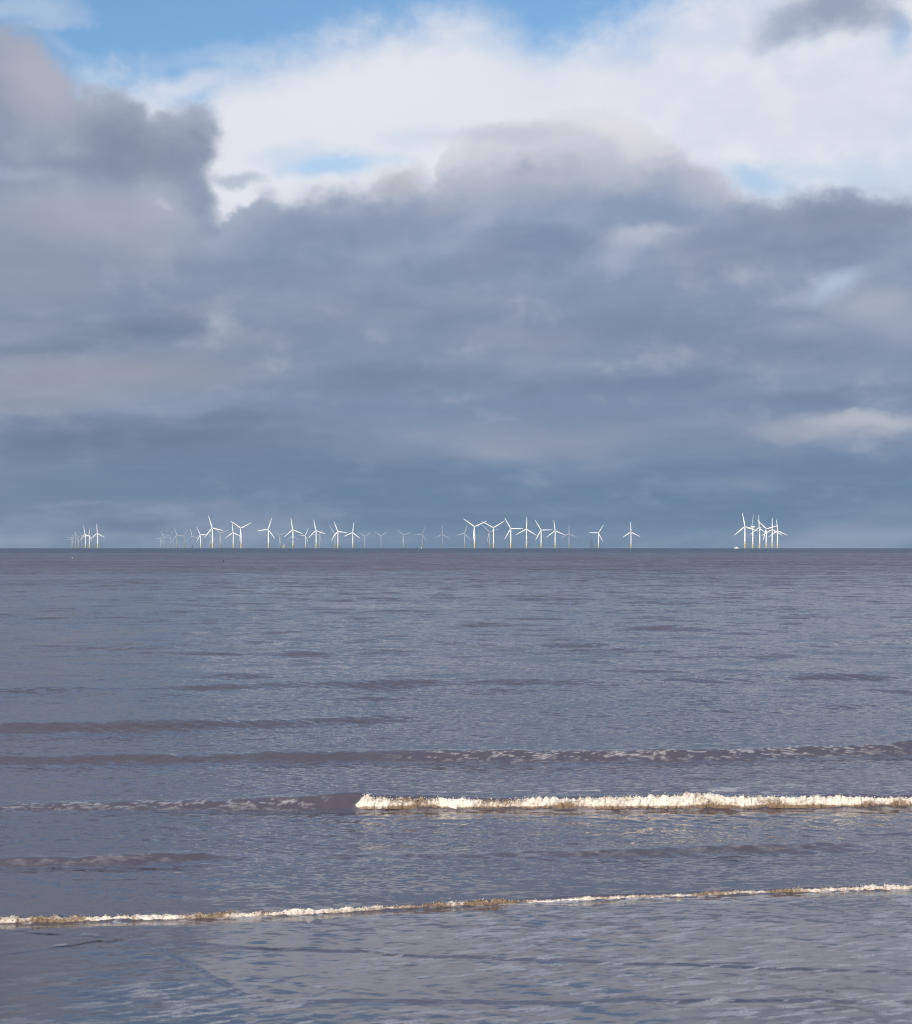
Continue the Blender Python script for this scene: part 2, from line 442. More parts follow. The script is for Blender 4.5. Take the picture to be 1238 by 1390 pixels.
# random wind chop
_rw = np.random.default_rng(21)
CHOP = []
for k in range(70):
    lam = 0.16 * (2.6 / 0.16) ** _rw.random()
    th = R(-90) + _rw.normal(0, 0.55)
    slope = 0.0155 * (0.6 + 0.8 * _rw.random()) * (1.3 if lam < 0.5 else 0.7 if lam < 1.0 else 0.4)
    CHOP.append((2 * math.pi / lam * math.cos(th), 2 * math.pi / lam * math.sin(th), slope * lam / (2 * math.pi), _rw.random() * 6.283, lam))

def shore_edge(x):
    """distance at which the thinnest wash ends on the sand"""
    return 19.6 + 0.5 * np.sin(x * 0.4 + 1.0) + 0.8 * (fbm2(x / 3.1, x * 0 + 5.0, 77, 4) - 0.5) - 0.05 * x

for k in range(36):
    lam = 1.8 * (7.0 / 1.8) ** _rw.random()
    th = R(-90) + _rw.normal(0, 0.5)
    slope = 0.013 * (0.6 + 0.8 * _rw.random())
    CHOP.append((2 * math.pi / lam * math.cos(th), 2 * math.pi / lam * math.sin(th), slope * lam / (2 * math.pi), _rw.random() * 6.283, lam + 100))

# swash fronts: thin tongues of water sliding over the wet sand
SWASH = [
    dict(pts=[(-200, 1266), (0, 1266), (40, 1269), (95, 1272), (150, 1277), (200, 1284), (260, 1310), (330, 1360)], h=.012),
    dict(pts=[(-200, 1325), (0, 1298), (60, 1290), (110, 1284), (160, 1276), (200, 1278), (280, 1285), (380, 1289), (440, 1291), (520, 1295), (600, 1300), (900, 1312), (1400, 1330)], h=.014),
]
for s in SWASH:
    s['line'] = np.array(sorted([ground(px, py, 0.0) for px, py in s['pts']]))

def sea_height(X, Y):
    d = np.hypot(X, Y)
    z = np.zeros_like(X)
    face = np.zeros_like(X)
    for k, wv in enumerate(WAVES):
        ln = wv['line']
        yc = smooth_interp(X, ln, 1, k, 0.5 * wv['back'] * 0.25, wv['back'] * 2.2)
        hg = smooth_interp(X, ln, 2, k + 20, 0.0) * (0.72 + 0.56 * fbm2(X / (wv['back'] * 1.1) + 5 * k, Y * 0 + k, 60 + k, 3))
        s = Y - yc
        fr, bk = wv['front'], wv['back']
        prof = np.where(s > 0, np.exp(-(s / bk) ** 2), np.exp(-(np.abs(s) / fr) ** 2.2))
        # a shallow trough in front of the face
        prof = prof - 0.22 * np.exp(-((s + 2.2 * fr) / (1.3 * fr)) ** 2)
        z += hg * prof
        face = np.maximum(face, np.where(s < 0.15 * fr, np.exp(-((s + .5 * fr) / (.75 * fr)) ** 2), 0) * np.minimum(hg / 0.2, 1.2))
    # chop, calmer inside the swash, faded where the mesh gets too coarse
    near = 0.12 + 0.88 * sstep(Y, 26.0, 33.0)
    gust = 0.6 + 0.8 * fbm2(X / 7.0, Y / 4.0, 11, 3)
    for kx, ky, a, ph, lam in CHOP:
        if lam > 100: fade = sstep(Y, 36, 60) * np.clip((420.0 - d) / 200.0, 0, 1)
        else: fade = np.clip((lam * 330.0 - d) / (lam * 150.0), 0, 1)
        if fade.any():
            z += a * fade * near * gust * np.sin(kx * X + ky * Y + ph)
    # longer low swell
    sw = np.clip((d - 40) / 60, 0, 1) * np.clip((1500 - d) / 900, 0, 1)
    z += sw * (0.10 * (fbm2(X / 16.0, Y / 7.0, 5, 3) - .5) + 0.14 * (fbm2(X / 60.0, Y / 19.0, 8, 3) - .5))
    # swash tongues
    for k, s in enumerate(SWASH):
        yc = smooth_interp(X, s['line'], 1, 70 + k, 0.35, 1.1)
        z += s['h'] * sstep(Y - yc, -0.03, 0.05) * (0.5 + 0.5 * np.exp(-np.maximum(Y - yc, 0) / 0.5))
    return z, face

def swash_floor(X, Y):
    """the wet sand under the wash"""
    return -0.012 * (Y - 19.0) + 0.012

# ------------------------------------------------------------------ sea sheet
ys = [17.0]
while ys[-1] < 23000.0:
    y = ys[-1]
    if y < 50: st_ = 0.045
    else: st_ = 0.045 * (y / 50.0) ** 2.0 if y < 260 else 0.045 * 27.0 * (y / 260.0) ** 1.25
    ys.append(y + min(st_, 260.0))
ys = np.array(ys)
NX = 1000
t = np.linspace(-1, 1, NX)
Yg, Tg = np.meshgrid(ys, t, indexing='ij')
Xg = Tg * (0.40 * Yg + 6.0)
Zw, Face = sea_height(Xg, Yg)
# thin edge of the water on the sand
depth = Yg - shore_edge(Xg)
Z = Zw - drop(np.hypot(Xg, Yg)) - 0.05 * (1 - sstep(depth, -1.2, 0.25))
# foam: lace on the wave faces, streaks behind the breaker and flecks on the wash
def lace(X, Y, sx, sy, seed):
    n1 = fbm2(X / sx, Y / sy, seed, 4, .55)
    n2 = fbm2(X / sx * 2.1 + 7, Y / sy * 2.1, seed + 9, 3)
    return 1 - np.abs(n1 - 0.5) * 7 - np.abs(n2 - .5) * 1.5
foam = np.zeros_like(Xg)
lnC, lnD, lnE, lnF = (WAVES[i]['line'] for i in (2, 3, 4, 5))
sC = Yg - smooth_interp(Xg, lnC, 1, 2)
pxs = Xg / Yg * F + 619.0
cmask = np.exp(-((sC + .1) / .55) ** 2) * sstep(pxs, 480, 640) * (1 - 0.5 * sstep(pxs, 1120, 1230))
foam = np.maximum(foam, .62 * cmask * sstep(lace(Xg, Yg, .62, .13, 3), .30, .85))
sD = Yg - smooth_interp(Xg, lnD, 1, 3)
dmask = np.exp(-((sD + .05) / .42) ** 2) * (1 - sstep(pxs, 400, 470))
foam = np.maximum(foam, 0.5 * dmask * sstep(lace(Xg, Yg, .55, .12, 13), .34, .85))
dmask2 = sstep(sD, .2, .6) * (1 - sstep(sD, 1.5, 4.2)) * sstep(pxs, 470, 640)
foam = np.maximum(foam, 0.75 * dmask2 * sstep(fbm2(Xg / .42, Yg / .30, 17, 4), .60, .70))
dmask3 = np.exp(-((sD + .75) / .35) ** 2) * sstep(pxs, 470, 500)
foam = np.maximum(foam, .35 * dmask3 * sstep(fbm2(Xg / .5, Yg / .2, 18, 4), .52, .66))
sE = Yg - smooth_interp(Xg, lnE, 1, 4)
foam = np.maximum(foam, .25 * np.exp(-((sE + .05) / .3) ** 2) * np.clip(lace(Xg, Yg, .5, .2, 23), 0, 1))
sF = Yg - smooth_interp(Xg, lnF, 1, 5)
fm = sstep(-sF, .1, .4)
foam = np.maximum(foam, fm * .42 * sstep(fbm2((Xg * .94 + Yg * .34) / .34, (Yg * .94 - Xg * .34) / .10, 27, 4), .52, .72) * (0.25 + .9 * sstep(fbm2(Xg / 2.6, Yg / 1.2, 28, 3), .42, .6)) * (0.35 + 0.65 * sstep(pxs, 40, 260)))
foam = np.maximum(foam, .6 * sstep(-sF, .06, .14) * (1 - sstep(-sF, .2, .75)) * sstep(fbm2(Xg / .2, Yg / .09, 29, 4) + .25 * (vnoise(Xg / 1.3, Xg * 0, 30) - .5), .56, .68))
foam = np.maximum(foam, .5 * sstep(-sD, .45, .6) * (1 - sstep(-sD, .7, 1.5)) * sstep(pxs, 480, 520) * sstep(fbm2(Xg / .3, Yg / .12, 31, 4), .57, .68))
silt = np.zeros_like(Xg)                   # dark sand pushed along by the leading edge of each tongue
for k, s in enumerate(SWASH):
    e = Yg - smooth_interp(Xg, s['line'], 1, 70 + k, 0.35, 1.1)
    wd = 0.012 + 0.055 * fbm2(Xg / .22, Xg * 0 + k, 33 + k, 4) ** 1.5
    e = e + 0.16 * (fbm2(Xg / .25, Xg * 0 + 9 + k, 53 + k, 4) - .5)
    px_s = Xg / Yg * F + 619.0
    on = sstep(fbm2(Xg / .8, Xg * 0 + 4 + k, 35 + k, 3), .36, .58)
    if k == 0: on = on * sstep(px_s, 0, 30) * (1 - sstep(px_s, 100, 190))
    else: on = on * (1 - sstep(px_s, 150, 230) * (1 - sstep(px_s, 330, 380))) * (1 - sstep(px_s, 520, 560))
    silt = np.maximum(silt, on * np.exp(-((e - .03) / wd) ** 4))
    foam = np.maximum(foam, .5 * on * np.exp(-((e - .14) / .05) ** 2) * sstep(fbm2(Xg / .35, Xg * 0 + k, 43 + k, 3), .58, .68))
silt = np.clip(silt * (0.35 + 0.9 * fbm2(Xg / .12, Yg / .05, 57, 3)), 0, .8)
foam = np.clip(foam, 0, 1)
thin = 1 - sstep(depth, -0.1, 2.2)        # wash thin enough to show the sand

def grid_mesh(name, X, Y, Z, attrs):
    nr, nc = X.shape
    me = bpy.data.meshes.new(name)
    me.vertices.add(nr * nc)
    me.vertices.foreach_set('co', np.stack([X, Y, Z], -1).astype(np.float32).ravel())
    i = np.arange(nr * nc).reshape(nr, nc)
    q = np.stack([i[:-1, :-1], i[:-1, 1:], i[1:, 1:], i[1:, :-1]], -1).reshape(-1, 4)
    me.loops.add(q.size)
    me.loops.foreach_set('vertex_index', q.astype(np.int32).ravel())
    me.polygons.add(len(q))
    me.polygons.foreach_set('loop_start', np.arange(0, q.size, 4, dtype=np.int32))
    me.polygons.foreach_set('use_smooth', np.ones(len(q), dtype=bool))
    me.update(calc_edges=True)
    for k, v in attrs.items():
        a = me.attributes.new(k, 'FLOAT', 'POINT')
        a.data.foreach_set('value', v.astype(np.float32).ravel())
    return me

m = bpy.data.materials.new('sea_water')
m.use_nodes = True
n = NT(m.node_tree)
p = m.node_tree.nodes['Principled BSDF']
outp = m.node_tree.nodes['Material Output']
geo = n.new('ShaderNodeNewGeometry')
P = geo.outputs['Position']
px_, py_, pz_ = n.sep(P)
fo = n.new('ShaderNodeAttribute', attribute_name='foam').outputs['Fac']
th = n.new('ShaderNodeAttribute', attribute_name='thin').outputs['Fac']
# unresolved ripples as slopes in world space (short-crested, crests along the shore)
def slope(scale, sx, detail, a):
    v = n.vmath('MULTIPLY', P, (sx, 1.0, 0.0))
    nd = n.noise(v, scale, detail, 0.55)
    return n.vmath('SCALE', n.vmath('SUBTRACT', nd.outputs['Color'], (.5, .5, .5)), a)
farf = n.smooth(py_, 45.0, 460.0, 0.0, 1.0, 'LINEAR')
midf = n.smooth(py_, 42.0, 95.0, 0.0, 1.0)
patch = n.noise(n.vmath('MULTIPLY', P, (0.22, 1.0, 0.0)), 1 / 38.0, 4.0, 0.6)
patch2 = n.noise(n.vmath('MULTIPLY', P, (0.12, 1.0, 0.0)), 1 / 230.0, 4.0, 0.6)
gust = n.math('ADD', n.smooth(patch.outputs[0], 0.3, 0.7, 0.55, 1.45), n.smooth(patch2.outputs[0], 0.3, 0.7, -0.25, 0.25))
s1 = slope(7.0, 0.45, 3.0, 0.54)
s2 = n.vmath('SCALE', slope(1.6, 0.45, 4.0, 1.0), n.math('MULTIPLY_ADD', farf, 0.75, 0.32))
s3 = n.vmath('SCALE', slope(0.34, 0.55, 4.0, 1.0), n.math('MULTIPLY', midf, 0.9))
s4 = n.vmath('SCALE', slope(0.055, 0.4, 4.0, 1.0), n.math('MULTIPLY', farf, 0.5))
sl = n.vmath('ADD', n.vmath('ADD', s1, s2), n.vmath('ADD', s3, s4))
calm = n.smooth(py_, 23.0, 31.0, 0.28, 1.0)
sl = n.vmath('SCALE', sl, n.math('MULTIPLY', gust, calm))

slx, sly, _z = n.sep(sl)
# the steeper fronts of far waves all face the shore
lean = n.math('MULTIPLY', n.math('MULTIPLY_ADD', farf, -0.33, -0.01), n.math('MULTIPLY_ADD', gust, 0.35, 0.65))
nn = n.vmath('NORMALIZE', n.vmath('ADD', geo.outputs['Normal'], n.comb(slx, n.math('ADD', sly, lean), 0.0)))
# muddy inshore water, greener-blue clear water offshore with a ragged boundary
bnd = n.math('MULTIPLY_ADD', n.math('SUBTRACT', patch2.outputs[0], .5), 500.0, py_)
mud = n.mix(n.smooth(patch.outputs[0], 0.35, 0.65), (0.084, 0.067, 0.078), (0.070, 0.062, 0.080))
base = n.mix(n.smooth(bnd, 1150.0, 1900.0), mud, (0.028, 0.042, 0.060))
base = n.mix(n.math('MULTIPLY', th, 0.8), base, (0.076, 0.071, 0.088))
si = n.new('ShaderNodeAttribute', attribute_name='silt').outputs['Fac']
base = n.mix(si, base, (0.030, 0.026, 0.024))
# sparse far whitecaps
wc = n.noise(n.vmath('MULTIPLY', P, (0.16, 1.0, 0.0)), 0.16, 3.0, 0.6)
wcm = n.math('MULTIPLY', n.smooth(wc.outputs[0], 0.735, 0.765, 0.0, 0.7), n.smooth(py_, 90.0, 160.0))
fno = n.noise(n.vmath('MULTIPLY', P, (1.0, 1.6, 1.0)), 22.0, 3.0, 0.6)
fm_ = n.math('MULTIPLY', fo, n.smooth(fno.outputs[0], 0.28, 0.6, 0.35, 1.0))
fm_ = n.math('MAXIMUM', fm_, wcm)
base = n.mix(fm_, base, (0.66, 0.62, 0.58))
n.put(p.inputs['Base Color'], base)
n.put(p.inputs['Roughness'], n.math('ADD', n.math('MULTIPLY_ADD', fm_, 0.6, 0.07), n.math('MULTIPLY', si, 0.7)))
n.put(p.inputs['Specular IOR Level'], n.math('MULTIPLY_ADD', si, -0.45, 0.5))
p.inputs['IOR'].default_value = 1.48
n.put(p.inputs['Normal'], nn)
sea = link('sea', grid_mesh('sea', Xg, Yg, Z, {'foam': foam, 'thin': thin, 'silt': silt}), m)
tag(sea, kind='structure')

# ------------------------------------------------------------------ beach: one wet sand sheet under the wash, behind and beside the camera
bx = np.linspace(-60, 60, 161)
by = np.concatenate([np.linspace(-90, 12, 52), np.linspace(12.3, 34, 90)])
BY, BX = np.meshgrid(by, bx, indexing='ij')
BZ = np.where(BY > 12, 0.0, 0.0) + 0.016 * (19.3 - BY) + 0.03 * (fbm2(BX / 2.2, BY / 1.1, 51, 4) - .5) + 0.10 * (fbm2(BX / 11.0, BY / 7.0, 52, 3) - .5) * sstep(-BY, -17, 0) - 0.01
beach = grid_mesh('beach', BX, BY, BZ, {})
ms = bpy.data.materials.new('wet_sand')
ms.use_nodes = True
n = NT(ms.node_tree)
p = ms.node_tree.nodes['Principled BSDF']
g = n.new('ShaderNodeNewGeometry')
nz = n.noise(n.vmath('MULTIPLY', g.outputs['Position'], (0.5, 1.0, 1.0)), 1.1, 6.0, 0.6)
nf = n.noise(g.outputs['Position'], 90.0, 3.0, 0.6)
c = n.mix(n.smooth(nz.outputs[0], 0.35, 0.65), (0.150, 0.116, 0.090), (0.115, 0.094, 0.078))
c = n.mix(n.smooth(nf.outputs[0], 0.4, 0.7, 0, .5), c, (0.19, 0.155, 0.12))
n.put(p.inputs['Base Color'], c)
n.put(p.inputs['Roughness'], n.smooth(nz.outputs[0], 0.4, 0.62, 0.10, 0.34))
bp = n.new('ShaderNodeBump'); bp.inputs['Strength'].default_value = 0.25; bp.inputs['Distance'].default_value = 0.01
n.put(bp.inputs['Height'], nf.outputs[0]); n.put(p.inputs['Normal'], bp.outputs[0])
tag(link('beach', beach, ms), kind='structure')

# ------------------------------------------------------------------ breaking foam: lumpy rolls of white water
def foam_material():
    mf = bpy.data.materials.new('white_water')
    mf.use_nodes = True
    n = NT(mf.node_tree)
    p = mf.node_tree.nodes['Principled BSDF']
    g = n.new('ShaderNodeNewGeometry')
    at = n.new('ShaderNodeAttribute', attribute_name='mud').outputs['Fac']
    a = n.noise(g.outputs['Position'], 14.0, 5.0, 0.65)
    c = n.mix(n.smooth(n.math('ADD', n.math('MULTIPLY', a.outputs[0], 0.8), n.math('MULTIPLY', at, 0.75)), 0.55, 0.98), (0.68, 0.61, 0.53), (0.17, 0.115, 0.075))
    n.put(p.inputs['Base Color'], c)
    p.inputs['Roughness'].default_value = 0.75
    p.inputs['Specular IOR Level'].default_value = 0.25
    bp = n.new('ShaderNodeBump'); bp.inputs['Strength'].default_value = 0.6; bp.inputs['Distance'].default_value = 0.02
    b = n.noise(g.outputs['Position'], 45.0, 3.0, 0.6)
    n.put(bp.inputs['Height'], b.outputs[0]); n.put(p.inputs['Normal'], bp.outputs[0])
    return mf
M_FOAM = foam_material()

def foam_roll(name, line, x0, x1, hfun, base_off, seed, step, lump, mud_bias):
    """a tumbling front: cross sections from the foot on the shore side over the crest and down the back"""
    xs = np.arange(x0, x1, step)
    NU = 26
    u = np.linspace(0, 1, NU)
    Xc, Uc = np.meshgrid(xs, u, indexing='ij')
    yc = smooth_interp(Xc, line, 1, seed)
    H = hfun(Xc)
    H = H * (0.50 + 0.52 * fbm2(Xc / 0.9, Xc * 0, 80 + seed, 4) + 0.46 * vnoise(Xc / 2.7, Xc * 0 + 3.0, 82 + seed))
    a = Uc * math.pi
    wob = 0.35 * H * (fbm2(Xc / 0.8, Xc * 0 + 2, 85 + seed, 3) - 0.5) * 2
    y = yc - base_off + wob - 0.62 * H * np.cos(a) * np.where(a < math.pi / 2, 1.0, 1.5)
    z = H * np.sin(a) ** 0.8 * 1.0
    # cauliflower lumps pushed along the section's normal
    q = Uc * H * 3.0
    bill = 0.0
    for k, (sc, am) in enumerate(((0.16, 1.0), (0.075, 0.6), (0.035, 0.34))):
        bill = bill + am * (np.abs(vnoise(Xc / sc + 11 * k, q / sc, 90 + seed + k) - 0.5) * 2 - 0.35)
    bill = bill * lump * H
    y = y - bill * np.cos(a); z = z + bill * np.sin(a)
    zb = np.interp(xs, xs, xs * 0)[:, None]
    sea0, _ = sea_height(Xc[:, :1], (yc - base_off)[:, :1])
    z = z + np.minimum(sea0, 0.06) * 0.5 - 0.03
    mud = np.clip(mud_bias + 0.7 * (fbm2(Xc / .35, q / .2, 95 + seed, 4) - .5) + 0.7 * (vnoise(Xc / .8, q / .3, 97 + seed) - .5) + 0.45 * (Uc > .46) * sstep(Uc, .46, .6) + 0.5 * (1 - sstep(Uc, .02, .10)) , 0, 1)
    return Xc, y, z, mud

def add_spray(X, Y, Z, H, cnt, rng, rmin, rmax):
    """little blobs thrown up along the crest"""
    V_, F_ = [], []
    o = np.array([(1, 0, 0), (-1, 0, 0), (0, 1, 0), (0, -1, 0), (0, 0, 1), (0, 0, -1)], float)
    f = [(0, 2, 4), (2, 1, 4), (1, 3, 4), (3, 0, 4), (2, 0, 5), (1, 2, 5), (3, 1, 5), (0, 3, 5)]
    nr, nc = X.shape
    for k in range(cnt):
        i = rng.integers(nr); j = int(np.clip(rng.normal(nc * .40, nc * .12), 0, nc - 1))
        r = rmin + (rmax - rmin) * rng.random() ** 3
        c = np.array([X[i, j] + rng.normal(0, .02), Y[i, j] + rng.normal(0, .02), Z[i, j] + abs(rng.normal(0, 0.12)) * H[i]])
        b = len(V_)
        V_.extend((c + o * r * (0.7 + .6 * rng.random(3))).tolist()); F_.extend([tuple(b + q for q in t_) for t_ in f])
    return V_, F_

def build_foam(name, X, Y, Z, mud, H, cnt, seed, rmin, rmax):
    me = grid_mesh(name, X, Y, Z, {'mud': mud})
    V_, F_ = add_spray(X, Y, Z, H, cnt, np.random.default_rng(seed), rmin, rmax)
    bm = bmesh.new(); bm.from_mesh(me)
    lay = bm.verts.layers.float['mud']
    vs = []
    for v in V_:
        q = bm.verts.new(v); q[lay] = 0.05; vs.append(q)
    for f in F_: bm.faces.new([vs[i] for i in f])
    bm.to_mesh(me); bm.free()
    me.polygons.foreach_set('use_smooth', [True] * len(me.polygons))
    return tag(link(name, me, M_FOAM), kind='stuff')

xa = ground(480, 1078, .3)[0]; xb = 17.5
def hD(x):
    h = 0.225 + 0.06 * np.exp(-((x - xa - 0.15) / 0.55) ** 2)
    return h * sstep(x, xa - 0.06, xa + 0.34) ** .55
Xf, Yf, Zf, Mf = foam_roll('breaker_foam', lnD, xa - 0.04, xb, hD, 0.31, 3, 0.020, 0.34, 0.34)
build_foam('breaker_foam', Xf, Yf, Zf, Mf, hD(Xf[:, 0]), 1500, 5, .005, .018)
def hF(x):
    return 0.080 * (0.55 + 0.9 * fbm2(x / 1.4, x * 0 + 1.0, 66, 3))
Xf, Yf, Zf, Mf = foam_roll('wash_foam', lnF, -13.5, 14.5, hF, 0.12, 5, 0.016, 0.50, 0.50)
build_foam('wash_foam', Xf, Yf, Zf, Mf, hF(Xf[:, 0]), 1800, 6, .003, .011)

# ------------------------------------------------------------------ wind turbines
def at_sea(px, D, z=0.0):
    X = (px - 619.0) / F * D
    return Vector((X, D, z - drop(math.hypot(X, D))))
def dist_for_hub(py):
    k = (LEVEL - py) / F
    lo, hi = 1000.0, 22000.0
    for _ in range(60):
        mid = (lo + hi) / 2
        if (83.5 - drop(mid) - CAM_H) / mid > k: lo = mid
        else: hi = mid
    return (lo + hi) / 2

def blade_mesh():
    """tapered, twisted blade pointing up (+Z), rotor facing -Y"""
    bm = bmesh.new()
    L = 53.0
    rings = []
    for s, chord, th, tw in ((0.0, 2.4, 2.4, 0), (0.04, 2.5, 2.3, 4), (0.12, 3.6, 1.5, 14), (0.22, 4.2, 1.05, 11), (0.4, 3.4, 0.7, 7), (0.6, 2.6, 0.5, 4), (0.8, 1.9, 0.34, 1), (0.94, 1.3, 0.22, 0), (1.0, 0.5, 0.1, 0)):
        ring = []
        for k in range(12):
            a = 2 * math.pi * k / 12
            x = math.cos(a) * chord / 2 + (chord - 2.4) * 0.18
            y = math.sin(a) * th / 2 * (1.0 if s < .05 else (0.65 + 0.35 * math.cos(a)))
            c_, s_ = math.cos(R(tw)), math.sin(R(tw))
            ring.append((x * c_ - y * s_, x * s_ + y * c_ - 1.2 * s * s, 1.0 + s * L))
        rings.append(ring)
    loft(bm, [[(x * .9, y * .9, z) for x, y, z in r_] for r_ in rings])
    return bm

def make_turbine():
    root = bpy.data.objects.new('wind_turbine', None)
    S.collection.objects.link(root)
    bm = bmesh.new(); lathe(bm, [(2.6, -6), (2.6, 15.5), (2.75, 15.6), (2.75, 17.5), (2.6, 17.6), (2.6, 18.6)], 20)
    tp = bm_obj('transition_piece', bm, M_YELLOW, root)
    bm = bmesh.new(); lathe(bm, [(3.0, 16.4), (4.9, 16.5), (4.9, 16.9), (3.0, 16.95)], 20)
    for k in range(12):
        a = k * math.pi / 6
        tube(bm, (4.7 * math.cos(a), 4.7 * math.sin(a), 16.9), (4.7 * math.cos(a), 4.7 * math.sin(a), 18.1), .09)
    for zz in (17.5, 18.1):
        for k in range(12):
            a, b = k * math.pi / 6, (k + 1) * math.pi / 6
            tube(bm, (4.7 * math.cos(a), 4.7 * math.sin(a), zz), (4.7 * math.cos(b), 4.7 * math.sin(b), zz), .07)
    bm_obj('platform', bm, M_YELLOW, tp, False)
    bm = bmesh.new()
    for sx in (-.5, .5): tube(bm, (sx, -3.3, -5), (sx, -3.3, 16.4), .18)
    for k in range(20): tube(bm, (-.5, -3.3, -4 + k), (.5, -3.3, -4 + k), .06, n=6)
    for sx in (-1.2, 1.2): tube(bm, (sx, -3.9, -5), (sx, -3.9, 8), .22)
    bm_obj('boat_landing', bm, M_YELLOW, tp, False)
    bm = bmesh.new(); lathe(bm, [(2.45, 18.62), (2.4, 30), (2.2, 50), (1.85, 70), (1.55, 81.2)], 24)
    tw = bm_obj('tower', bm, M_WHITE, root)
    bm = bmesh.new(); box(bm, (-.5, -2.47, 18.7), (.5, -2.36, 21.0)); bm_obj('door', bm, M_STEEL, tw, False)
    bm = bmesh.new()
    rings = []
    for y, hw, z0, z1 in ((-2.9, 1.2, 82.1, 84.9), (-2.2, 1.8, 81.4, 85.4), (0, 2.0, 81.3, 85.6), (7, 2.0, 81.5, 85.6), (9.6, 1.7, 82.0, 85.3), (10.1, 1.2, 82.6, 84.9)):
        r_ = []
        for k in range(16):
            a = 2 * math.pi * k / 16
            ca, sa = math.cos(a), math.sin(a)
            r_.append((hw * math.copysign(abs(ca) ** .5, ca), y, (z0 + z1) / 2 + (z1 - z0) / 2 * math.copysign(abs(sa) ** .5, sa)))
        rings.append(r_)
    loft(bm, rings)
    nac = bm_obj('nacelle', bm, M_WHITE, root)
    bm = bmesh.new(); tube(bm, (0.9, 8.6, 85.2), (0.9, 8.6, 88.0), .07); tube(bm, (0.5, 8.6, 87.6), (1.3, 8.6, 87.6), .06)
    bm_obj('wind_vane', bm, M_STEEL, nac, False)
    bm = bmesh.new()
    prof = [(0.15, 2.6), (0.9, 2.25), (1.5, 1.5), (1.75, 0.5), (1.75, -1.0), (1.4, -1.6)]
    loft(bm, [[(r_ * math.cos(2 * math.pi * k / 16), -yy, r_ * math.sin(2 * math.pi * k / 16)) for k in range(16)] for r_, yy in prof])
    hub = bm_obj('hub', bm, M_WHITE, root)
    hub.location = (0, -4.6, 83.5)
    b0 = bm_obj('blade', blade_mesh(), M_WHITE, hub)
    for a in (120, 240):
        b = b0.copy(); S.collection.objects.link(b); b.parent = hub
        b.rotation_euler = (0, R(a), 0)
    return root

def copy_tree(o, parent=None):
    c = o.copy()
    S.collection.objects.link(c)
    c.parent = parent
    for ch in list(o.children): copy_tree(ch, c)
    return c

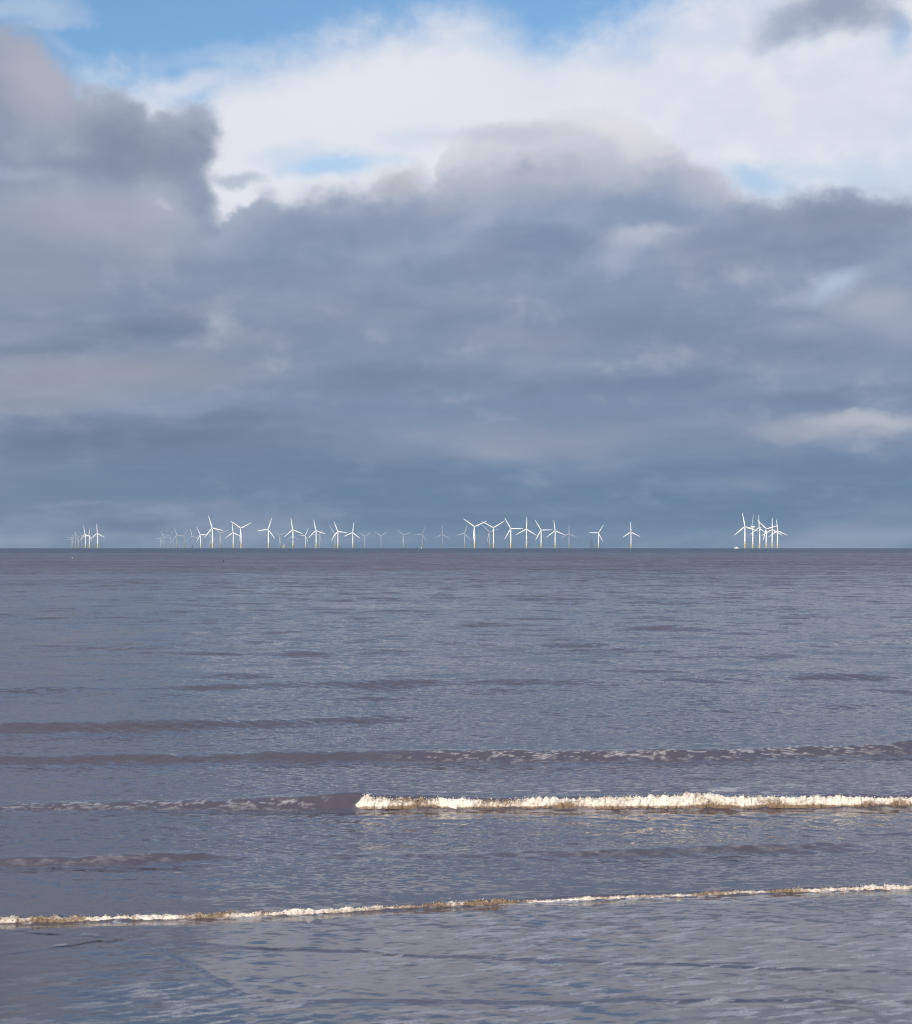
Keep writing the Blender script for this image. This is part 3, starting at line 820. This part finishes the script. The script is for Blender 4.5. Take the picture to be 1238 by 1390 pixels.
# (tower x, hub y in the photo, blade angle clockwise from up, yaw, label)
TURBINES = [
    (116.0, 725.2, -12, -35, 'bright white turbine left of the crossing pair in the left cluster, one blade nearly up'),
    (121.3, 726.3, 17, -40, 'bright white turbine right of the crossing pair in the small left cluster, blade tilted right'),
    (132.7, 723.9, -4, -20, 'pale turbine standing tallest and rightmost in the small left cluster'),
    (126.9, 727.6, -25, -45, 'thin dim turbine squeezed behind the tallest one of the small left cluster'),
    (111.3, 727.6, -35, -30, 'hazy turbine just left of the bright crossing pair in the left cluster'),
    (106.9, 728.6, -48, -30, 'hazy turbine third from the left edge of the left cluster row'),
    (103.0, 729.2, 5, -30, 'hazy turbine with one blade up, fifth tower left of the bright crossing pair'),
    (99.0, 730.0, 32, -25, 'hazy turbine with a level left blade, second from the far left end'),
    (96.6, 732.3, 28, -25, 'faintest and lowest hazy turbine at the far left end of all turbines'),
    (218.2, 731.2, 30, -20, 'faintest turbine at the left end of the hazy row left of centre'),
    (222.8, 728.8, 92, -20, 'hazy turbine with a level right blade, second in the faint row'),
    (231.2, 727.1, 40, -20, 'hazy turbine in the middle of the faint five-turbine row'),
    (240.4, 726.1, -20, -20, 'hazy turbine with its right blade almost level, fourth in the faint row'),
    (250.1, 727.0, 38, -20, 'hazy turbine at the right end of the faint row, beside a bright white one'),
    (260.9, 727.3, -14, -20, 'small bright white turbine right of the faint row, one blade nearly up'),
    (272.4, 725.7, -30, -20, 'bright white turbine with a level right blade, left of the tall yellow-footed one'),
    (288.6, 716.6, -18, -20, 'tallest white turbine left of centre, yellow foot clearly showing'),
    (285.4, 724.6, 20, -20, 'dim turbine hidden close behind the tallest left-of-centre turbine'),
    (299.9, 724.0, 70, -20, 'dim turbine with Y-shaped blades right of the tallest left-of-centre turbine'),
    (316.7, 722.8, -4, -15, 'pale grey turbine with one blade straight up beside a bright Y-shaped one'),
    (327.4, 717.0, 64, -15, 'bright white turbine with Y-shaped blades, third tall one from the left'),
    (364.4, 718.3, 21, -18, 'bright white turbine with level left blade, standing alone between gaps'),
    (380.4, 726.7, 65, -20, 'very faint turbine above the short yellow foundation post'),
    (397.8, 718.9, -9, -18, 'bright white turbine with orange foot just right of the short foundation post'),
    (397.4, 727.3, 0, -20, 'dim small turbine directly behind the white one with orange foot'),
    (414.7, 726.7, 32, -30, 'small pale turbine with level left blade between two tall white ones'),
    (429.2, 720.2, -12, -18, 'bright white turbine with a faint one close at its right side'),
    (434.3, 726.2, -86, -30, 'faint turbine half hidden at the right of a bright white one'),
    (458.8, 721.2, -22, -18, 'bright white turbine with a faint one close at its left side'),
    (454.9, 724.2, -38, -20, 'faint turbine half hidden at the left of a bright white one'),
    (479.0, 722.8, 7, -15, 'slender pale turbine, last before the gap of faint ones at centre'),
    (495.2, 727.8, 62, -12, 'faintest Y-shaped turbine, leftmost of the five spaced ones at centre'),
    (517.4, 727.3, 60, -12, 'small grey Y-shaped turbine, second of the five spaced ones at centre'),
    (548.0, 726.3, 70, -12, 'grey turbine with its low blade against the tower, middle of the five spaced ones'),
    (573.2, 725.2, 25, -12, 'grey turbine above the tiny upright white boat'),
    (600.4, 725.2, 0, -10, 'grey turbine with one blade exactly up, rightmost of the five spaced ones'),
    (630.8, 724.0, 18, -10, 'dim turbine at the left of the tall central white row'),
    (644.3, 715.0, 66, -10, 'tall white Y-shaped turbine starting the central row, low blade against its tower'),
    (664.5, 721.9, 73, -10, 'dim turbine behind and left of the second tall Y-shaped one'),
    (670.0, 716.4, 59, -10, 'tall white Y-shaped turbine with orange foot, second in the central row'),
    (693.5, 717.5, -30, -10, 'white turbine with level right blade, third tall one of the central row'),
    (714.8, 718.2, 2, -8, 'white turbine with one blade straight up, fourth tall one of the central row'),
    (734.6, 719.5, -31, -8, 'white turbine with level right blade, fifth tall one of the central row'),
    (753.6, 720.5, -7, -8, 'white turbine with one blade up, last bright one of the central row'),
    (772.5, 724.1, 0, -8, 'dim thin turbine just past the right end of the central row'),
    (812.4, 723.4, 32, -8, 'pale turbine with a level left blade beside the dark lattice mast'),
    (856.6, 722.1, -3, -8, 'pale turbine standing alone between the lattice mast and the right cluster'),
    (1011.2, 714.7, -10, -12, 'tallest white turbine, left end of the right cluster next to the white boat'),
    (1021.9, 715.1, 24, -80, 'white turbine seen nearly edge-on, second in the right cluster'),
    (1031.3, 716.4, 0, -52, 'white turbine with short-looking blades, third in the right cluster'),
    (1040.1, 717.8, 75, -10, 'white turbine with a rising level right blade, fourth in the right cluster'),
    (1048.2, 718.7, 0, -10, 'slimmer dimmer turbine with one blade straight up, fifth in the right cluster'),
    (1055.4, 720.4, -5, -8, 'white turbine with orange foot at the right end of the right cluster'),
]
proto = make_turbine()
TPOS = []
for k, (px, py, a, yaw, lab) in enumerate(TURBINES):
    o = proto if k == 0 else copy_tree(proto)
    D = dist_for_hub(py)
    o.location = at_sea(px, D)
    o.rotation_euler = (0, 0, R(yaw))
    for ch in o.children:
        if ch.name.split('.')[0] == 'hub': ch.rotation_euler = (0, R(a), 0)
    tag(o, lab, 'wind turbine', 'offshore wind turbines on the horizon')
    TPOS.append((px, py, o.location.copy()))

# ------------------------------------------------------------------ short foundation post, lattice mast
fp = bpy.data.objects.new('foundation_post', None); S.collection.objects.link(fp)
fp.location = at_sea(385.7, 7600)
bm = bmesh.new(); lathe(bm, [(2.6, -6), (2.6, 14.2), (2.8, 14.3), (2.8, 15.4), (2.2, 15.5)], 20)
pp = bm_obj('pile', bm, M_YELLOW, fp)
bm = bmesh.new(); lathe(bm, [(2.9, 13.4), (4.6, 13.5), (4.6, 13.9), (2.9, 13.95)], 18)
for k in range(10):
    aa = k * math.pi / 5; tube(bm, (4.4 * math.cos(aa), 4.4 * math.sin(aa), 13.9), (4.4 * math.cos(aa), 4.4 * math.sin(aa), 15.1), .1)
bm_obj('platform', bm, M_YELLOW, fp, False)
tag(fp, 'short yellow foundation post without a turbine on the horizon', 'foundation')

lm = bpy.data.objects.new('lattice_mast', None); S.collection.objects.link(lm)
lm.location = at_sea(803.2, 8200)
def corner(z, k):
    wv = 7.5 - 4.6 * min(z, 45) / 45
    return ((-wv, -wv), (wv, -wv), (wv, wv), (-wv, wv))[k % 4] + (z,)
for k in range(4):
    bm = bmesh.new(); tube(bm, corner(-6, k), corner(45, k), .7, .45)
    bm_obj('leg', bm, M_STEEL, lm, False)
bm = bmesh.new()
zs = [-2, 8, 17, 25, 32, 39, 45]
for z0, z1 in zip(zs[:-1], zs[1:]):
    for k in range(4):
        tube(bm, corner(z0, k), corner(z1, k + 1), .3); tube(bm, corner(z0, k + 1), corner(z1, k), .3); tube(bm, corner(z1, k), corner(z1, k + 1), .3)
bm_obj('bracing', bm, M_STEEL, lm, False)
bm = bmesh.new(); box(bm, (-8, -8, 14.5), (8, 8, 15.6)); bm_obj('deck', bm, M_STEEL, lm, False)
tag(lm, 'dark hazy lattice mast standing in the sea beside a pale turbine', 'mast')

# ------------------------------------------------------------------ boats
def boat(px, D, L, heading, label, z=0.0):
    r_ = bpy.data.objects.new('work_boat', None); S.collection.objects.link(r_)
    r_.location = at_sea(px, D, z); r_.rotation_euler = (0, 0, R(heading))
    bm = bmesh.new(); rings = []
    B = L * .19
    for s, wd, sheer in ((-1, .86, 0), (-.6, 1, 0), (0, 1, .15), (.5, .86, .5), (.8, .5, .9), (1, .05, 1.25)):
        x = s * L / 2
        rings.append([(x, -B * wd, L * .10 + sheer), (x, -B * wd * .8, -.2), (x, 0, -L * .05), (x, B * wd * .8, -.2), (x, B * wd, L * .10 + sheer)])
    loft(bm, rings); h = bm_obj('hull', bm, M_WHITE, r_, False)
    bm = bmesh.new(); box(bm, (-L * .5, -B * .9, L * .085), (-L * .49, B * .9, L * .16)); tube(bm, (-L * .44, -B * 1.0, L * .09), (L * .2, -B * 1.0, L * .10), L * .012); tube(bm, (-L * .44, B * 1.0, L * .09), (L * .2, B * 1.0, L * .10), L * .012)
    bm_obj('fender', bm, M_BLACK, h, False)
    bm = bmesh.new(); z0 = L * .11
    loft(bm, [[(-L * .16, -B * .72, z0), (L * .24, -B * .66, z0), (L * .24, B * .66, z0), (-L * .16, B * .72, z0)],
              [(-L * .15, -B * .66, z0 + L * .15), (L * .15, -B * .6, z0 + L * .15), (L * .15, B * .6, z0 + L * .15), (-L * .15, B * .66, z0 + L * .15)]])
    c = bm_obj('wheelhouse', bm, M_WHITE, r_, False)
    bm = bmesh.new()
    for sgn in (-1, 1): box(bm, (-L * .12, min(sgn * B * .64, sgn * B * .72), z0 + L * .07), (L * .15, max(sgn * B * .64, sgn * B * .72), z0 + L * .12))
    bm_obj('window', bm, M_GLASS, c, False)
    bm = bmesh.new(); tube(bm, (-L * .05, 0, z0 + L * .15), (-L * .07, 0, z0 + L * .36), L * .012, L * .006); tube(bm, (-L * .06, -B * .4, z0 + L * .26), (-L * .06, B * .4, z0 + L * .26), L * .008)
    bm_obj('mast', bm, M_WHITE, r_, False)
    tag(r_, label, 'boat', 'boats among the turbines')
    return r_
boat(1000.2, 5600, 17, 168, 'small white boat lying side-on left of the right turbine cluster')
boat(572.1, 6000, 11, 80, 'tiny white boat seen end-on below a grey turbine at centre')

# ------------------------------------------------------------------ buoys
def buoy(px, py, mat, prof, label):
    D = F * CAM_H / (py - LEVEL)
    b = bpy.data.objects.new('buoy', None); S.collection.objects.link(b)
    b.location = at_sea(px, D)
    bm = bmesh.new(); lathe(bm, prof, 18); bm_obj('float', bm, mat, b)
    bm = bmesh.new(); tube(bm, (0, 0, prof[-1][1] - .02), (0, 0, prof[-1][1] + .35), .05)
    bm_obj('post', bm, mat, b, False)
    tag(b, label, 'buoy', 'buoys floating offshore')
buoy(303.6, 762.6, M_BLACK, [(.15, -.25), (.3, -.1), (.36, .1), (.31, .3), (.18, .44), (.1, .48)], 'small dark buoy on the far brown water left of centre')
buoy(98.5, 757.6, principled('grey_paint', (0.42, 0.42, 0.43), 0.5, 0.4, 0.1, 1.0), [(.2, -.2), (.4, -.1), (.45, .05), (.36, .17), (.2, .25), (.1, .27)], 'small pale grey buoy on the far water below the left turbine cluster')

# ------------------------------------------------------------------ haze over the sea
hz = bpy.data.materials.new('sea_haze'); hz.use_nodes = True
n = NT(hz.node_tree); n.n.clear()
vo = n.new('ShaderNodeVolumePrincipled')
vo.inputs['Color'].default_value = (0.74, 0.86, 1.0, 1)
vo.inputs['Density'].default_value = 1.0e-5
vo.inputs['Anisotropy'].default_value = 0.0
mo = n.new('ShaderNodeOutputMaterial')
hz.node_tree.links.new(vo.outputs[0], mo.inputs['Volume'])
bm = bmesh.new(); box(bm, (-14000, -1500, -60), (14000, 24500, 170))
tag(bm_obj('haze', bm, hz, None, False), kind='stuff')

# ------------------------------------------------------------------ unseen cloud lumps, added on the sun line to shade the dim turbines
DIM = [3, 4, 5, 6, 7, 8, 9, 10, 11, 12, 13, 17, 18, 22, 24, 27, 29, 31, 32, 33, 34, 35, 36, 38, 44]
mc = bpy.data.materials.new('shade_cloud'); mc.use_nodes = True
n = NT(mc.node_tree)
p = mc.node_tree.nodes['Principled BSDF']
p.inputs['Base Color'].default_value = (0.85, 0.85, 0.86, 1); p.inputs['Roughness'].default_value = 1.0
g = n.new('ShaderNodeNewGeometry')
nz = n.noise(g.outputs['Position'], 0.006, 4.0, 0.6)
n.put(p.inputs['Alpha'], n.smooth(nz.outputs[0], 0.3, 0.7, 0.36, 0.62))
rc = random.Random(3)
bm = bmesh.new()
for k in DIM:
    T = TPOS[k][2]
    c = T + Vector((0, 0, 72)) + TO_SUN * ((4200 + rc.uniform(-250, 250)) / TO_SUN.z)
    ret = bmesh.ops.create_icosphere(bm, subdivisions=3, radius=1.0)
    ph = rc.uniform(0, 50)
    for v in ret['verts']:
        q = v.co
        f = 1 + .12 * math.sin(5 * q.x + ph) * math.sin(4 * q.y + ph * 2) + .08 * math.sin(9 * q.z + 7 * q.x + ph)
        v.co = c + Vector((q.x * 130, q.y * 200, q.z * 85)) * f
tag(bm_obj('added_shade_clouds', bm, mc), kind='structure')
